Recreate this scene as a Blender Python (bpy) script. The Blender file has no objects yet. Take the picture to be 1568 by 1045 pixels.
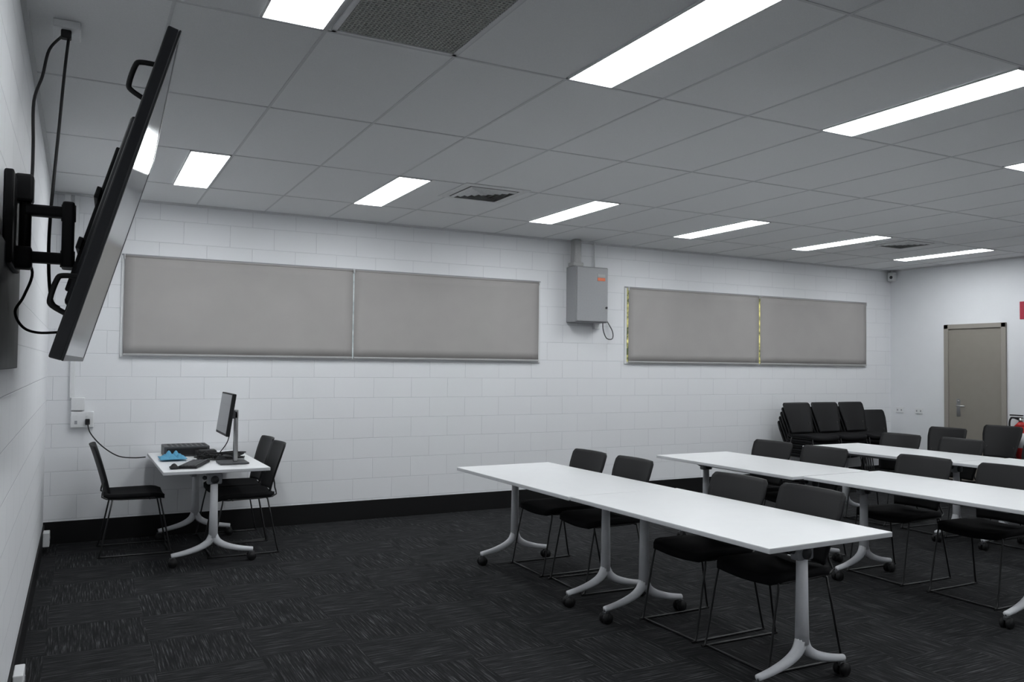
import bpy, bmesh, math, random
from mathutils import Vector, Matrix
random.seed(4)
S=bpy.context.scene
COL=bpy.context.collection
XL,XR,YB,YR,H=-0.242,10.312,7.90,-3.0,2.964

# ---------------------------------------------------------------- materials
def newmat(name):
    m=bpy.data.materials.new(name); m.use_nodes=True
    nt=m.node_tree; b=nt.nodes["Principled BSDF"]
    return m,nt,b
def mat(name,col,rough=.5,metal=0,var=.06,scale=60,bump=0.0,spec=.5,coat=0):
    m,nt,b=newmat(name)
    b.inputs["Roughness"].default_value=rough
    b.inputs["Metallic"].default_value=metal
    b.inputs["Specular IOR Level"].default_value=spec
    if coat: b.inputs["Coat Weight"].default_value=coat
    tc=nt.nodes.new("ShaderNodeTexCoord"); no=nt.nodes.new("ShaderNodeTexNoise")
    no.inputs["Scale"].default_value=scale; no.inputs["Detail"].default_value=3
    nt.links.new(tc.outputs["Object"],no.inputs["Vector"])
    r=nt.nodes.new("ShaderNodeValToRGB")
    r.color_ramp.elements[0].position=.3; r.color_ramp.elements[1].position=.7
    r.color_ramp.elements[0].color=[c*(1-var) for c in col]+[1]
    r.color_ramp.elements[1].color=[min(1,c*(1+var)) for c in col]+[1]
    nt.links.new(no.outputs["Fac"],r.inputs["Fac"]); nt.links.new(r.outputs["Color"],b.inputs["Base Color"])
    if bump:
        bp=nt.nodes.new("ShaderNodeBump"); bp.inputs["Strength"].default_value=bump; bp.inputs["Distance"].default_value=.002
        nt.links.new(no.outputs["Fac"],bp.inputs["Height"]); nt.links.new(bp.outputs["Normal"],b.inputs["Normal"])
    return m
def emis(name,col,st):
    m,nt,b=newmat(name); b.inputs["Base Color"].default_value=(*col,1)
    b.inputs["Emission Color"].default_value=(*col,1); b.inputs["Emission Strength"].default_value=st
    return m
def garden(name,cols,st):
    m,nt,b=newmat(name); N=nt.nodes.new; L=nt.links.new
    tc=N("ShaderNodeTexCoord"); no=N("ShaderNodeTexNoise"); no.inputs["Scale"].default_value=14; no.inputs["Detail"].default_value=4
    L(tc.outputs["Object"],no.inputs["Vector"]); r=N("ShaderNodeValToRGB"); e=r.color_ramp.elements
    e[0].position=.40; e[0].color=(*cols[0],1); e[1].position=.62; e[1].color=(*cols[1],1)
    L(no.outputs["Fac"],r.inputs["Fac"]); L(r.outputs["Color"],b.inputs["Emission Color"]); b.inputs["Emission Strength"].default_value=st
    b.inputs["Base Color"].default_value=(.1,.1,.1,1); b.inputs["Roughness"].default_value=.1
    return m
def block_mat(name,axis):
    m,nt,b=newmat(name)
    N=nt.nodes.new; L=nt.links.new
    tc=N("ShaderNodeTexCoord"); sp=N("ShaderNodeSeparateXYZ"); cb=N("ShaderNodeCombineXYZ")
    L(tc.outputs["Object"],sp.inputs[0]); L(sp.outputs[axis],cb.inputs[0]); L(sp.outputs[2],cb.inputs[1])
    br=N("ShaderNodeTexBrick"); br.offset=.5
    br.inputs["Scale"].default_value=1; br.inputs["Brick Width"].default_value=.4; br.inputs["Row Height"].default_value=.2
    br.inputs["Mortar Size"].default_value=.0034; br.inputs["Mortar Smooth"].default_value=.7
    br.inputs["Color1"].default_value=(.79,.80,.82,1); br.inputs["Color2"].default_value=(.78,.79,.81,1)
    br.inputs["Mortar"].default_value=(.67,.68,.705,1)
    L(cb.outputs[0],br.inputs["Vector"]); L(br.outputs["Color"],b.inputs["Base Color"])
    no=N("ShaderNodeTexNoise"); no.inputs["Scale"].default_value=120; L(tc.outputs["Object"],no.inputs["Vector"])
    b1=N("ShaderNodeBump"); b1.invert=True; b1.inputs["Strength"].default_value=.6; b1.inputs["Distance"].default_value=.0035
    L(br.outputs["Fac"],b1.inputs["Height"])
    b2=N("ShaderNodeBump"); b2.inputs["Strength"].default_value=.12; b2.inputs["Distance"].default_value=.002
    L(no.outputs["Fac"],b2.inputs["Height"]); L(b1.outputs["Normal"],b2.inputs["Normal"]); L(b2.outputs["Normal"],b.inputs["Normal"])
    b.inputs["Roughness"].default_value=.55; b.inputs["Specular IOR Level"].default_value=.3
    return m
def carpet_mat():
    m,nt,b=newmat("carpet_tiles"); N=nt.nodes.new; L=nt.links.new
    tc=N("ShaderNodeTexCoord")
    outs=[]
    for sc in ((120,4.5,1),(4.5,120,1)):
        mp=N("ShaderNodeMapping"); mp.inputs["Scale"].default_value=sc; L(tc.outputs["Object"],mp.inputs["Vector"])
        no=N("ShaderNodeTexNoise"); no.inputs["Scale"].default_value=1; no.inputs["Detail"].default_value=3; no.inputs["Roughness"].default_value=.65
        L(mp.outputs[0],no.inputs["Vector"]); outs.append(no)
    ck=N("ShaderNodeTexChecker"); ck.inputs["Scale"].default_value=2.0
    ck.inputs["Color1"].default_value=(0,0,0,1); ck.inputs["Color2"].default_value=(1,1,1,1)
    mp=N("ShaderNodeMapping"); mp.inputs["Location"].default_value=(.13,.07,.25); L(tc.outputs["Object"],mp.inputs["Vector"])
    L(mp.outputs[0],ck.inputs["Vector"])
    mx=N("ShaderNodeMix"); mx.data_type='FLOAT'
    L(ck.outputs["Fac"],mx.inputs[0]); L(outs[0].outputs["Fac"],mx.inputs[2]); L(outs[1].outputs["Fac"],mx.inputs[3])
    r=N("ShaderNodeValToRGB"); e=r.color_ramp.elements
    e[0].position=.42; e[0].color=(.0095,.0098,.0106,1); e[1].position=.70; e[1].color=(.090,.092,.097,1)
    m1=e.new(.56); m1.color=(.022,.0225,.024,1)
    L(mx.outputs[0],r.inputs["Fac"]); L(r.outputs["Color"],b.inputs["Base Color"])
    bp=N("ShaderNodeBump"); bp.inputs["Strength"].default_value=.5; bp.inputs["Distance"].default_value=.004
    L(mx.outputs[0],bp.inputs["Height"]); L(bp.outputs["Normal"],b.inputs["Normal"])
    b.inputs["Roughness"].default_value=.95; b.inputs["Specular IOR Level"].default_value=.15
    return m
M={}
M['wallx']=block_mat("painted_block_x",0); M['wally']=block_mat("painted_block_y",1)
M['plaster']=mat("painted_plaster",(.76,.775,.80),.6,var=.01,scale=5,bump=.05)
M['ceil']=mat("ceiling_tile",(.83,.84,.845),.9,var=.04,scale=260,bump=.3)
M['tbar']=mat("ceiling_tbar",(.64,.65,.66),.6,var=.02)
M['carpet']=carpet_mat()
M['skirt']=mat("black_skirting",(.0075,.0075,.008),.6,var=.05,spec=.2)
M['white']=mat("white_laminate",(.80,.81,.82),.35,var=.01,scale=8)
M['edge']=mat("white_edge",(.60,.61,.63),.45,var=.02)
M['leg']=mat("white_powdercoat",(.70,.71,.74),.4,var=.02)
M['rail']=mat("grey_powdercoat",(.30,.31,.33),.4,var=.03)
M['dgrey']=mat("dark_grey_plastic",(.05,.052,.056),.5)
M['black']=mat("black_plastic",(.010,.010,.011),.55,var=.1,scale=200,bump=.1,spec=.3)
M['fabric']=mat("black_fabric",(.008,.008,.009),.9,var=.2,scale=400,bump=.4,spec=.15)
M['wire']=mat("black_steel_rod",(.012,.012,.013),.35,var=.05)
M['tvframe']=mat("tv_casing",(.012,.013,.016),.35,var=.05)
M['screen']=mat("tv_screen_glass",(.02,.022,.026),.12,var=.02,coat=.0)
M['blind']=mat("grey_blind_fabric",(.385,.370,.358),.85,var=.03,scale=3,bump=.1,spec=.1)
M['alu']=mat("white_aluminium",(.70,.71,.72),.4,var=.02)
M['box']=mat("grey_enclosure",(.30,.305,.315),.45,var=.03)
M['conduit']=mat("grey_conduit",(.38,.38,.38),.5,var=.04)
M['door']=mat("greige_door_paint",(.255,.235,.205),.5,var=.02,scale=10)
M['doorframe']=mat("greige_frame_paint",(.30,.28,.25),.45,var=.02)
M['steel']=mat("brushed_steel",(.5,.5,.5),.3,metal=1)
M['pvc']=mat("white_pvc",(.72,.73,.74),.4,var=.02)
M['red']=mat("red_enamel",(.45,.02,.02),.35,var=.03)
M['sign']=mat("red_sign",(.42,.02,.05),.5)
M['orange']=mat("orange_label",(.7,.16,.06),.5)
M['blue']=mat("blue_cloth",(.10,.34,.52),.8,bump=.3)
M['grille']=mat("grille_mesh",(.42,.43,.40),.7,var=.35,scale=90,bump=.6)
M['diff']=mat("diffuser_blade",(.72,.73,.73),.5)
M['dark']=mat("duct_dark",(.12,.12,.12),.8)
M['panel']=emis("light_diffuser",(.95,.98,1.0),21.5)
M['day']=garden("daylight_garden",((.05,.07,.02),(.85,.80,.30)),.9)
M['daybl']=garden("daylight_sky",((.35,.42,.45),(.6,.68,.70)),.7)
M['dkgrey']=mat("dark_grey_matte",(.10,.104,.112),.6,var=.15,scale=6)

# ---------------------------------------------------------------- mesh builder
class MB:
    def __init__(s): s.bm=bmesh.new(); s.mats=[]
    def mi(s,k):
        if k not in s.mats: s.mats.append(k)
        return s.mats.index(k)
    def merge(s,tmp,k,smooth=False):
        i=s.mi(k)
        for f in tmp.faces: f.material_index=i; f.smooth=smooth
        me=bpy.data.meshes.new("t"); tmp.to_mesh(me); tmp.free(); s.bm.from_mesh(me); bpy.data.meshes.remove(me)
    def box(s,lo,hi,k,bev=0.0,seg=2,mx=None):
        t=bmesh.new(); bmesh.ops.create_cube(t,size=1)
        lo=Vector(lo);hi=Vector(hi);c=(lo+hi)/2;d=hi-lo
        for v in t.verts: v.co=Vector((v.co.x*d.x,v.co.y*d.y,v.co.z*d.z))
        if bev: bmesh.ops.bevel(t,geom=t.edges[:],offset=bev,segments=seg,affect='EDGES',profile=.5)
        for v in t.verts: v.co=v.co+c
        if mx:
            for v in t.verts: v.co=mx@v.co
        s.merge(t,k,False)
    def cyl(s,a,b,r,k,r2=None,seg=20,smooth=True):
        a=Vector(a);b=Vector(b);d=b-a;t=bmesh.new()
        bmesh.ops.create_cone(t,cap_ends=True,segments=seg,radius1=r,radius2=r if r2 is None else r2,depth=d.length)
        q=d.to_track_quat('Z','Y').to_matrix()
        for v in t.verts: v.co=q@v.co+(a+b)/2
        s.merge(t,k,smooth)
    def tube(s,pts,r,k,seg=8,sub=0,rs=None):
        P=[Vector(p) for p in pts]
        if rs is None: rs=[r]*len(P)
        if sub:
            Q=[];R=[]
            n=len(P)
            for i in range(n-1):
                p0=P[max(i-1,0)];p1=P[i];p2=P[i+1];p3=P[min(i+2,n-1)]
                for j in range(sub):
                    t=j/sub
                    Q.append(.5*((2*p1)+(p2-p0)*t+(2*p0-5*p1+4*p2-p3)*t*t+(3*p1-p0-3*p2+p3)*t**3)); R.append(rs[i]*(1-t)+rs[i+1]*t)
            Q.append(P[-1]);R.append(rs[-1]);P=Q;rs=R
        t=bmesh.new(); rings=[]; nrm=None
        for i,p in enumerate(P):
            d=(P[min(i+1,len(P)-1)]-P[max(i-1,0)]).normalized()
            if nrm is None:
                nrm=d.orthogonal().normalized()
            else:
                nrm=(nrm-d*nrm.dot(d)).normalized()
            bn=d.cross(nrm)
            rings.append([t.verts.new(p+(nrm*math.cos(2*math.pi*j/seg)+bn*math.sin(2*math.pi*j/seg))*rs[i]) for j in range(seg)])
        for i in range(len(rings)-1):
            for j in range(seg):
                t.faces.new((rings[i][j],rings[i][(j+1)%seg],rings[i+1][(j+1)%seg],rings[i+1][j]))
        t.faces.new(rings[0][::-1]); t.faces.new(rings[-1])
        bmesh.ops.recalc_face_normals(t,faces=t.faces[:])
        s.merge(t,k,True)
    def shell(s,fn,nu,nv,th,k):
        t=bmesh.new()
        A=[[None]*(nv+1) for _ in range(nu+1)];B=[[None]*(nv+1) for _ in range(nu+1)]
        for i in range(nu+1):
            for j in range(nv+1):
                p,n=fn(i/nu,j/nv); A[i][j]=t.verts.new(p+n*th/2); B[i][j]=t.verts.new(p-n*th/2)
        for i in range(nu):
            for j in range(nv):
                t.faces.new((A[i][j],A[i+1][j],A[i+1][j+1],A[i][j+1])); t.faces.new((B[i][j],B[i][j+1],B[i+1][j+1],B[i+1][j]))
        for i in range(nu):
            for j in (0,nv): t.faces.new((A[i][j],A[i+1][j],B[i+1][j],B[i][j]))
        for j in range(nv):
            for i in (0,nu): t.faces.new((A[i][j],A[i][j+1],B[i][j+1],B[i][j]))
        bmesh.ops.recalc_face_normals(t,faces=t.faces[:])
        s.merge(t,k,True)
    def mesh(s,name):
        me=bpy.data.meshes.new(name); s.bm.to_mesh(me); s.bm.free()
        for k in s.mats: me.materials.append(M[k])
        return me
    def obj(s,name,loc=(0,0,0),rz=0,parent=None):
        return place(s.mesh(name),name,loc,rz,parent)
def place(me,name,loc=(0,0,0),rz=0,parent=None):
    o=bpy.data.objects.new(name,me); COL.objects.link(o); o.location=loc; o.rotation_euler=(0,0,rz)
    if parent: o.parent=parent
    return o
def simple(name,lo,hi,k,bev=0,parent=None):
    b=MB(); b.box(lo,hi,k,bev); return b.obj(name,parent=parent)

# ---------------------------------------------------------------- room shell
simple("floor",(XL-.2,YR-.2,-.1),(XR+.2,YB+.2,0),'carpet')
simple("wall_back",(XL-.2,YB,0),(XR+.2,YB+.2,H+.1),'wallx')
simple("wall_left",(XL-.2,YR,0),(XL,YB,H+.1),'wally')
simple("wall_right",(XR,YR,0),(XR+.2,YB,H+.1),'plaster')
simple("wall_front",(XL-.2,YR-.2,0),(XR+.2,YR,H+.1),'plaster')
simple("baseboard_back",(XL,YB-.012,0),(XR,YB,.185),'skirt',.003)
simple("baseboard_left",(XL,YR,0),(XL+.012,YB-.012,.165),'skirt',.003)
b=MB(); b.box((XR-.012,YR,0),(XR,6.20,.15),'skirt',.003); b.box((XR-.012,7.09,0),(XR,YB-.012,.15),'skirt',.003); b.obj("baseboard_right")
simple("baseboard_front",(XL+.012,YR,0),(XR-.012,YR+.012,.15),'skirt',.003)
ceil=simple("ceiling",(XL-.2,YR-.2,H),(XR+.2,YB+.2,H+.12),'ceil')
b=MB()
gx=[.296+.604*k for k in range(0,17)]
gy=[7.06-1.2*k for k in range(0,9)]
for x in gx: b.box((x-.007,YR,H-.003),(x+.007,YB,H+.002),'tbar')
for y in gy: b.box((XL,y-.007,H-.0034),(XR,y+.007,H+.002),'tbar')
b.obj("t_bar_grid",parent=ceil)
simple("trim_1",(XL,YB-.02,H-.02),(XR,YB,H),'tbar')
simple("trim_2",(XL,YR,H-.02),(XL+.02,YB-.02,H),'tbar')
simple("trim_3",(XR-.02,YR,H-.02),(XR,YB-.02,H),'tbar')
def light(x0,x1,y0,y1):
    b=MB()
    z=H-.010
    f=.010
    b.box((x0,y0,z),(x0+f,y1,H-.001),'alu');b.box((x1-f,y0,z),(x1,y1,H-.001),'alu')
    b.box((x0,y0,z),(x1,y0+f,H-.001),'alu');b.box((x0,y1-f,z),(x1,y1,H-.001),'alu')
    b.box((x0+f,y0+f,z+.003),(x1-f,y1-f,H-.001),'panel')
    b.obj("ceiling_light_panel")
LX=[(.62,.89),(2.10,2.37),(3.87,4.14),(5.66,5.92),(7.43,7.69),(9.24,9.50)]
for y0,y1 in ((5.86,7.05),(2.27,3.44),(-1.33,-.15)):
    for x0,x1 in LX:
        if y0<0 and x0<1: continue
        light(x0,x1,y0,y1)
# return air grille
b=MB(); x0,x1,y0,y1=.915,1.495,2.27,3.43
b.box((x0,y0,H-.012),(x0+.02,y1,H-.001),'alu');b.box((x1-.02,y0,H-.012),(x1,y1,H-.001),'alu')
b.box((x0,y0,H-.012),(x1,y0+.02,H-.001),'alu');b.box((x0,y1-.02,H-.012),(x1,y1,H-.001),'alu')
b.box((x0+.02,y0+.02,H-.006),(x1-.02,y1-.02,H-.001),'grille')
n=60
for i in range(n):
    y=y0+.02+(y1-y0-.04)*(i+.5)/n; b.box((x0+.02,y-.003,H-.009),(x1-.02,y+.003,H-.006),'grille')
for i in range(30):
    x=x0+.02+(x1-x0-.04)*(i+.5)/30; b.box((x-.003,y0+.02,H-.0088),(x+.003,y1-.02,H-.0062),'grille')
b.obj("return_air_grille")
def diffuser(cx,cy,s=.27):
    b=MB(); z=H-.001
    b.box((cx-s-.02,cy-s-.02,H-.007),(cx+s+.02,cy+s+.02,z),'diff',.002)
    q=.22
    b.box((cx-q,cy-q,H-.0078),(cx+q,cy+q,H-.0068),'dark')
    for i in range(5):
        a=q-.012-i*.044
        if a<.02: continue
        w=.018
        for sx,sy in ((1,0),(-1,0),(0,1),(0,-1)):
            t=bmesh.new()
            if sx: P=[(cx+sx*(a-w),cy-a+w,H-.022),(cx+sx*(a-w),cy+a-w,H-.022),(cx+sx*a,cy+a,H-.009),(cx+sx*a,cy-a,H-.009)]
            else: P=[(cx-a+w,cy+sy*(a-w),H-.022),(cx+a-w,cy+sy*(a-w),H-.022),(cx+a,cy+sy*a,H-.009),(cx-a,cy+sy*a,H-.009)]
            t.faces.new([t.verts.new(p) for p in P]); b.merge(t,'diff')
    b.obj("air_diffuser")
diffuser(2.93,6.10); diffuser(8.2,6.10)

# ---------------------------------------------------------------- windows + roller blinds
def window(n,x0,x1,z0,z1,k):
    e=bpy.data.objects.new("window_%d"%n,None); COL.objects.link(e)
    b=MB(); y=YB
    for a in ((x0-.02,x0+.010),(x1-.010,x1+.02)): b.box((a[0],y-.014,z0-.03),(a[1],y-.001,z1+.01),'alu',.002)
    b.box((x0-.02,y-.015,z0-.03),(x1+.02,y-.001,z0-.008),'alu',.003)
    b.box((x0-.02,y-.015,z1-.005),(x1+.02,y-.001,z1+.012),'rail',.002)
    b.obj("frame",parent=e)
    b=MB(); b.box((x0,y-.008,z0),(x1,y-.002,z1),k); b.obj("glass",parent=e)
def blind(x0,x1,z0,z1):
    b=MB(); nu=24
    def fn(u,v):
        x=x0+(x1-x0)*u; z=z0+(z1-z0)*v
        return Vector((x,YB-.030+.0025*math.sin(u*9+v*3)*math.sin(v*math.pi),z)),Vector((0,1,0))
    b.shell(fn,nu,10,.0015,'blind')
    b.cyl((x0,YB-.028,z1-.004),(x1,YB-.028,z1-.004),.009,'blind',seg=12)
    b.box((x0,YB-.040,z0-.014),(x1,YB-.022,z0+.006),'conduit',.004)
    b.box((x0-.004,YB-.045,z1-.03),(x0,YB-.018,z1+.012),'pvc'); b.box((x1,YB-.045,z1-.03),(x1+.004,YB-.018,z1+.012),'pvc')
    b.obj("roller_blind")
window(1,.32,4.48,1.60,2.465,'daybl'); blind(.325,2.364,1.60,2.46); blind(2.378,4.47,1.60,2.46)
window(2,5.66,9.77,1.60,2.47,'day'); blind(5.684,7.736,1.60,2.465); blind(7.762,9.76,1.60,2.465)

# ---------------------------------------------------------------- electrical enclosure
b=MB(); y0=YB-.20
b.box((4.84,y0,2.03),(5.27,YB-.001,2.655),'box',.008)
b.box((4.85,y0-.018,2.04),(5.26,y0,2.645),'box',.006)
b.box((5.12,y0-.022,2.50),(5.22,y0-.018,2.535),'orange'); b.box((5.12,y0-.021,2.54),(5.22,y0-.018,2.575),'conduit')
b.cyl((5.24,y0-.03,2.2),(5.24,y0-.017,2.2),.012,'dgrey')
b.box((4.85,YB-.16,2.65),(4.945,YB-.06,H-.001),'conduit',.02,4)
b.box((4.83,YB-.17,2.655),(4.965,YB-.05,2.70),'conduit',.01)
b.cyl((5.20,YB-.03,2.65),(5.20,YB-.03,H-.001),.009,'pvc',seg=12)
b.box((5.20,YB-.05,1.965),(5.27,YB-.001,2.035),'pvc',.005)
b.tube([(5.24,y0+.05,2.04),(5.24,y0+.04,1.95),(5.30,y0+.06,1.86),(5.42,y0+.12,1.86),(5.44,y0+.15,1.95),(5.36,y0+.17,2.10),(5.29,y0+.17,2.32)],.006,'dgrey',sub=6)
b.obj("electrical_cabinet")
b=MB()
b.box((-.075,YB-.025,1.22),(-.035,YB-.001,H-.02),'pvc',.004)
b.box((-.15,YB-.05,2.40),(-.10,YB-.001,H-.02),'pvc',.006)
b.box((-.06,YB-.045,1.115),(.045,YB-.001,1.225),'pvc',.006)
b.box((-.06,YB-.045,.97),(.115,YB-.001,1.105),'pvc',.006)
for x in (-.02,.065): b.box((x-.010,YB-.050,1.0),(x+.010,YB-.044,1.03),'rail'); b.box((x-.008,YB-.050,1.06),(x+.008,YB-.044,1.08),'alu')
b.box((.05,YB-.085,.995),(.085,YB-.045,1.045),'black',.006)
b.tube([(.068,YB-.08,1.02),(.09,YB-.12,.93),(.18,YB-.16,.82),(.30,YB-.18,.735),(.42,YB-.20,.715),(.515,YB-.22,.72)],.005,'black',sub=6)
b.obj("power_outlet")
def outlet(name,lo,hi,ax):
    b=MB(); b.box(lo,hi,'pvc',.005)
    lo=Vector(lo);hi=Vector(hi);c=(lo+hi)/2
    if ax=='L':
        for d in (-.03,.03): b.box((hi.x,c.y+d-.008,c.z-.012),(hi.x+.003,c.y+d+.008,c.z+.012),'rail')
    else:
        for d in (-.03,.03): b.box((lo.x-.003,c.y+d-.008,c.z-.012),(lo.x,c.y+d+.008,c.z+.012),'rail')
    b.obj(name)
outlet("skirting_outlet",(XL+.013,7.50,.055),(XL+.06,7.64,.165),'L')
outlet("skirting_outlet",(XL+.013,4.20,.055),(XL+.055,4.36,.155),'L')
outlet("wall_outlet",(XR-.012,7.69,.93),(XR-.001,7.81,1.01),'R')
outlet("wall_outlet",(XR-.012,7.39,.93),(XR-.001,7.51,1.01),'R')
b=MB(); b.box((XR-.10,YB-.12,2.80),(XR-.01,YB-.02,2.93),'pvc',.02,4); b.cyl((XR-.10,YB-.09,2.86),(XR-.12,YB-.10,2.85),.02,'dgrey'); b.cyl((XR-.05,YB-.07,2.92),(XR-.05,YB-.07,H-.001),.012,'pvc'); b.obj("motion_sensor")

# ---------------------------------------------------------------- door
dr=bpy.data.objects.new("door_1",None); COL.objects.link(dr)
b=MB()
b.box((XR-.03,6.225,0),(XR-.001,6.285,2.15),'doorframe',.004);b.box((XR-.03,7.0,0),(XR-.001,7.06,2.15),'doorframe',.004)
b.box((XR-.03,6.225,2.09),(XR-.001,7.06,2.15),'doorframe',.004); b.obj("frame",parent=dr)
b=MB(); b.box((XR-.012,6.285,.008),(XR-.001,7.0,2.09),'door',.002)
b.box((XR-.016,6.84,.93),(XR-.012,6.89,1.16),'steel',.002)
b.tube([(XR-.014,6.865,1.07),(XR-.06,6.865,1.07),(XR-.065,6.85,1.07),(XR-.065,6.75,1.07)],.009,'steel',seg=10)
b.cyl((XR-.02,6.865,1.13),(XR-.012,6.865,1.13),.012,'steel')
b.obj("leaf",parent=dr)
b=MB(); b.box((XR-.008,5.75,2.18),(XR-.001,6.06,2.40),'sign',.002); b.box((XR-.009,5.83,2.22),(XR-.008,5.93,2.36),'pvc'); b.obj("fire_sign")
b=MB(); cx,cy=XR-.10,6.0
b.cyl((cx,cy,.45),(cx,cy,.86),.075,'red',seg=28); b.cyl((cx,cy,.86),(cx,cy,.91),.075,'red',r2=.03,seg=28); b.cyl((cx,cy,.91),(cx,cy,.96),.025,'steel')
b.box((cx-.02,cy-.02,.95),(cx+.02,cy+.12,.97),'black',.004); b.box((cx-.02,cy-.02,.985),(cx+.02,cy+.13,1.0),'black',.004)
b.tube([(cx,cy+.02,.94),(cx-.02,cy+.10,.96),(cx-.02,cy+.13,.88),(cx-.02,cy+.11,.7),(cx-.02,cy+.10,.6)],.011,'black',sub=5)
b.box((cx+.05,cy-.04,.55),(XR-.001,cy+.04,.85),'steel')
b.cyl((cx,cy,.60),(cx,cy,.78),.0765,'pvc',seg=28)
b.obj("fire_extinguisher")

# ---------------------------------------------------------------- flip-top table
def table_mesh(L,W=.84,name="flip_top_table"):
    b=MB(); zt=.735
    b.box((-W/2,-L/2,zt-.025),(W/2,L/2,zt-.002),'edge',.003)
    b.box((-W/2+.0008,-L/2+.0008,zt-.0045),(W/2-.0008,L/2-.0008,zt),'white',.0015)
    li=L/2-.19
    b.tube([(0,-li,.665),(0,li,.665)],.020,'rail',seg=14)
    b.box((-.16,-li+.06,.66),(-.12,li-.06,.705),'rail',.005)
    for s in (-1,1):
        y=s*li
        b.box((-.20,y-.022,.690),(.20,y+.022,.710),'rail',.004)
        b.box((-.055,y-.028,.605),(.055,y+.028,.692),'rail',.012,3)
        b.cyl((0,y-.034,.64),(0,y+.034,.64),.030,'dgrey',seg=20)
        b.cyl((-.07,y-.01,.655),(-.07,y+.01,.655),.016,'dgrey',seg=14)
        b.tube([(0,y,.62),(0,y,.4),(0,y,.2)],.03,'leg',seg=16,rs=[.027,.030,.034])
        for d in (-1,1):
            b.tube([(d*.004,y,.215),(d*.035,y,.165),(d*.10,y,.128),(d*.20,y,.100),(d*.295,y,.085)],.02,'leg',seg=12,sub=5,rs=[.032,.028,.024,.020,.017])
            cx=d*.285
            b.cyl((cx,y,.06),(cx,y,.098),.010,'dgrey',seg=12)
            b.box((cx-.022,y-.012,.045),(cx+.022,y+.012,.072),'dgrey',.006)
            for w in (-1,1): b.cyl((cx,y+w*.010,.033),(cx,y+w*.028,.033),.033,'black',seg=22)
    return b.mesh(name)
T16=table_mesh(1.60)
def tbl(x,y,deg=0,me=T16): return place(me,"flip_top_table",(x,y,0),math.radians(deg))
tbl(3.065,5.11,1.2); tbl(3.115,3.505,1.4)
tbl(5.09,5.22,0.3); tbl(5.20,3.60,0.8)
tbl(7.10,5.37,0.3); tbl(7.16,3.755,0.5)
TT=table_mesh(1.42,.76,"teacher_desk"); place(TT,"teacher_desk",(.925,7.15,0),math.radians(.5))

# ---------------------------------------------------------------- chair (faces +x)
def chair_into(b,off=Vector((0,0,0))):
    def o(p): return Vector((p[0],p[1],p[2]*1.035 if p[2]>.05 else p[2]))+off
    def seat(u,v):
        x=-.21+.44*u; yy=(v-.5)
        w=.235*(1-.10*(1-u))
        cu=min(u,1-u)/.12; k=1 if cu>=1 else math.sqrt(max(0,1-(1-cu)**2))*.14+.86
        z=.452-.012*math.cos(yy*math.pi)+(-.018*max(0,(u-.8)/.2)**2)
        return o((x,yy*2*w*k,z)),Vector((0,0,1))
    b.shell(seat,12,10,.035,'fabric')
    def back(u,v):
        yy=(u-.5)*2; z=.475+.365*v
        w=.182+.050*min(1,v*1.4)
        cv=min(1-v,.999)/.09; k=1 if cv>=1 else math.sqrt(max(0,1-(1-cv)**2))*.09+.91
        x=-.205-.035*v-.075*v*v+.035*yy*yy-.012*math.sin(v*math.pi)
        return o((x,yy*w*k,z)),Vector((1,0,-.15)).normalized()
    b.shell(back,14,18,.016,'black')
    r=.0064
    for s in (-1,1):
        y=s*.235
        b.tube([o(p) for p in [(-.20,s*.16,.60),(-.215,s*.17,.50),(-.19,s*.20,.435),(.16,s*.215,.425),(.20,s*.225,.40),(.27,y,.051),(.285,y,.010),(.265,y,.0066),(-.20,y,.0066),(-.235,y,.012),(-.225,y,.051),(-.15,s*.215,.425)]],r,'wire',seg=7,sub=3)
    b.tube([o((.272,-.235,.0068)),o((.272,.235,.0068))],r,'wire',seg=7)
    b.tube([o((.12,-.215,.423)),o((.12,.215,.423))],r,'wire',seg=7)
    b.tube([o((-.15,-.215,.423)),o((-.15,.215,.423))],r,'wire',seg=7)
b=MB(); chair_into(b); CH=b.mesh("stacking_chair")
def ch(x,y,deg): return place(CH,"stacking_chair",(x,y,0),math.radians(deg))
for x,y,d in [(3.290,5.44,180),(3.310,4.89,178),(3.345,3.84,181),(3.355,3.29,179),
              (5.36,5.55,180),(5.36,4.95,182),(5.48,4.12,179),(5.51,3.47,180),
              (7.31,5.69,180),(7.35,5.06,178),(7.48,4.30,180),
              (8.68,6.10,180),(9.66,6.04,182),
              (.40,7.40,0),(1.22,7.04,180),(1.23,7.555,181)]: ch(x,y,d)
def stack(x,y,n,deg):
    b=MB()
    for i in range(n): chair_into(b,Vector((.022*i,0,.058*i)))
    b.obj("chair_stack",(x,y,0),math.radians(deg))
stack(8.12,7.42,5,-90); stack(8.62,7.42,5,-91); stack(9.12,7.42,5,-89); stack(9.62,7.44,3,-90)

# ---------------------------------------------------------------- TV
bt=Vector((-.040,2.5,1.53)); up0=Vector((.280,0,.965)).normalized(); yy=Vector((.030,1,0)).normalized()
nm=yy.cross(up0).normalized(); up=nm.cross(yy).normalized()
mx=Matrix(((nm.x,yy.x,up.x,bt.x),(nm.y,yy.y,up.y,bt.y),(nm.z,yy.z,up.z,bt.z),(0,0,0,1)))
hh,ww=1.0,1.70
b=MB()
b.box((-.038,0,0),(-.004,ww,hh-.012),'tvframe',.005)
b.box((-.065,.28,.16),(-.03,ww-.28,hh-.22),'tvframe',.012)
f=.018
for lo,hi in (((-.006,0,0),(0,f,hh-.012)),((-.006,ww-f,0),(0,ww,hh-.012)),((-.006,f,0),(0,ww-f,f)),((-.006,f,hh-f-.012),(0,ww-f,hh-.012))): b.box(lo,hi,'tvframe',.002)
b.box((-.005,f,f),(-.002,ww-f,hh-f-.012),'screen')
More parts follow.
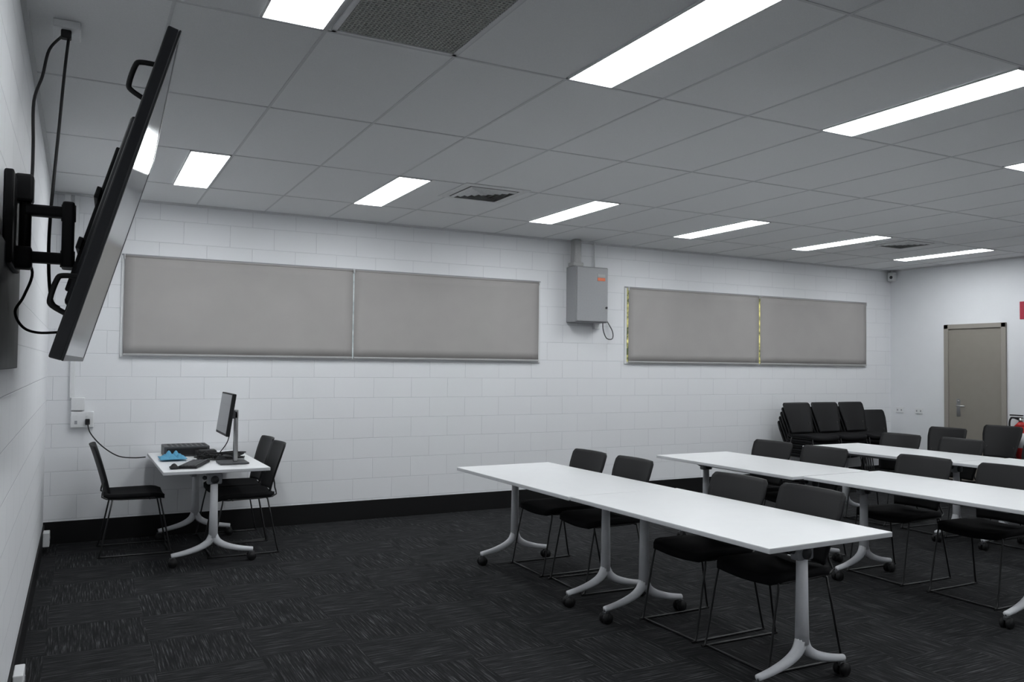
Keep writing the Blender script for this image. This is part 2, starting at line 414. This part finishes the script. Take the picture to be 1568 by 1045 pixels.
for z0 in (.125,.78):
    for y in (.08,ww-.08):
        b.tube([(-.03,y,z0),(-.075,y,z0+.012),(-.086,y,z0+.03),(-.086,y,z0+.085),(-.075,y,z0+.10),(-.03,y,z0+.112)],.0075,'black',sub=4)
for y in (.62,1.08):
    b.box((-.095,y-.02,.22),(-.06,y+.02,.74),'black',.004)
b.box((-.105,.55,.36),(-.09,1.15,.40),'black',.003); b.box((-.105,.55,.54),(-.09,1.15,.58),'black',.003)
tv=b.obj("wall_mounted_tv"); tv.matrix_world=mx
b=MB()
b.box((XL+.001,3.22,1.86),(XL+.030,3.62,2.18),'black',.006)
b.cyl((XL+.055,3.42,1.86),(XL+.055,3.42,2.18),.020,'black'); b.box((XL+.02,3.38,2.10),(XL+.08,3.46,2.20),'black',.01);b.box((XL+.02,3.38,1.86),(XL+.08,3.46,1.94),'black',.01)
for z in (2.075,1.905):
    b.box((XL+.05,3.395,z-.02),(-.035,3.445,z+.02),'black',.008)
    b.cyl((-.05,3.42,z-.03),(-.05,3.42,z+.03),.024,'black')
b.box((-.070,3.36,1.87),(-.030,3.48,2.11),'black',.008)
b.obj("tv_wall_bracket")
simple("dark_wall_panel",(XL+.001,2.6,1.50),(XL+.012,3.96,1.93),'dkgrey',.003)  # plain dark grey rectangle on the left wall, by the TV bracket
b=MB()
b.box((-.135,3.88,H-.035),(-.03,4.04,H-.001),'pvc',.005)
b.box((-.105,3.90,H-.07),(-.065,3.94,H-.034),'black',.006)
b.tube([(-.10,3.92,H-.06),(-.145,3.9,2.83),(-.165,3.85,2.70),(-.185,3.7,2.55),(-.178,3.6,2.35),(-.175,3.5,2.2),(-.19,3.46,2.12)],.006,'black',sub=6)
b.tube([(-.075,3.92,H-.06),(-.085,3.86,2.75),(-.095,3.7,2.48),(-.112,3.52,2.07),(-.112,3.5,1.88),(-.10,3.5,1.76),(-.075,3.48,1.73)],.006,'black',sub=6)
b.tube([(-.20,3.5,1.93),(-.165,3.52,1.86),(-.19,3.52,1.77),(-.215,3.5,1.71),(-.19,3.5,1.655),(-.14,3.5,1.635),(-.060,3.5,1.64)],.005,'black',sub=6)
b.obj("tv_power_cable")

# ---------------------------------------------------------------- desk items
zt=.737
b=MB()
Mx=Matrix.Translation((1.03,6.82,1.13))@Matrix.Rotation(math.radians(8),4,'Y')
b.box((-.012,-.26,-.165),(.018,.26,.165),'black',.006,mx=Mx); b.box((-.0135,-.248,-.145),(-.0115,.248,.153),'screen',mx=Mx)
b.box((.015,-.12,-.09),(.04,.12,.09),'black',.01,mx=Mx)
b.box((1.095,6.79,.75),(1.125,6.85,1.16),'steel',.006,mx=None)
b.box((1.04,6.79,1.09),(1.12,6.85,1.15),'dgrey',.006)
b.box((.98,6.70,zt),(1.20,6.94,zt+.014),'dgrey',.006)
b.obj("computer_monitor")
b=MB(); b.box((.64,7.44,zt),(1.0,7.74,zt+.085),'dgrey',.006); b.box((.66,7.434,zt+.012),(.98,7.44,zt+.07),'black',.003)
for i in range(8): b.box((.68+i*.04,7.47,zt+.085),(.70+i*.04,7.70,zt+.087),'black')
b.obj("av_amplifier")
b=MB()
K=Matrix.Translation((.80,6.78,zt))@Matrix.Rotation(math.radians(70),4,'Z')
b.box((-.22,-.07,0.0),(.22,.07,.018),'black',.004,mx=K)
for r in range(5):
    for c in range(15): b.box((-.205+c*.0272,-.058+r*.024,.018),(-.182+c*.0272,-.038+r*.024,.023),'dgrey',.002,1,mx=K)
b.obj("computer_keyboard")
b=MB(); b.shell(lambda u,v:(Vector((.64+.06*(u-.5),6.62+.11*(v-.5),zt+.008+.028*math.sin(math.pi*u)*math.sin(math.pi*v))),Vector((0,0,1))),8,8,.006,'black'); b.obj("computer_mouse")
b=MB(); b.box((.90,7.30,zt),(1.04,7.42,zt+.06),'black',.014,3); b.cyl((.90,7.36,zt+.035),(.875,7.36,zt+.035),.024,'black'); b.obj("video_camera")
b=MB()
def cloth(u,v):
    return Vector((.585+.20*u,7.10+.27*v,zt+.010+.065*abs(math.sin(u*9+v*3)*math.cos(v*8-u*3))*math.sin(math.pi*min(1,max(0,u)))*math.sin(math.pi*v)+.006)),Vector((0,0,1))
b.shell(cloth,22,22,.004,'blue'); b.obj("blue_cloth")
b=MB()
for k in range(11):
    P=[]
    for i in range(7): P.append((random.uniform(.93,1.24) if k>3 else random.uniform(.84,1.0),random.uniform(7.0,7.28),zt+.006+random.uniform(0,.05)))
    b.tube(P,.005,'black',sub=6)
b.tube([(1.10,6.99,1.05),(1.08,7.0,.9),(1.02,7.02,.80),(.99,7.05,.75)],.004,'black',sub=6)
b.box((1.0,7.05,zt),(1.16,7.22,zt+.035),'dgrey',.006)
b.obj("cable_tangle")

# ---------------------------------------------------------------- world, camera
w=bpy.data.worlds.new("world"); S.world=w; w.use_nodes=True
w.node_tree.nodes["Background"].inputs[0].default_value=(.6,.7,.8,1); w.node_tree.nodes["Background"].inputs[1].default_value=.3
yaw,pit,rol=[math.radians(a) for a in (27.750,1.765,.618)]
F=Vector((math.sin(yaw)*math.cos(pit),math.cos(yaw)*math.cos(pit),math.sin(pit)))
R0=Vector((math.cos(yaw),-math.sin(yaw),0)); U0=R0.cross(F)
R=R0*math.cos(rol)+U0*math.sin(rol); U=R.cross(F)
cd=bpy.data.cameras.new("camera"); cd.sensor_width=36; cd.lens=36*1255.6/1568; cd.clip_start=.02
co=bpy.data.objects.new("camera",cd); COL.objects.link(co)
co.matrix_world=Matrix(((R.x,U.x,-F.x,0),(R.y,U.y,-F.y,0),(R.z,U.z,-F.z,1.5296),(0,0,0,1)))
S.camera=co
S.view_settings.view_transform='Standard'; S.view_settings.look='None'
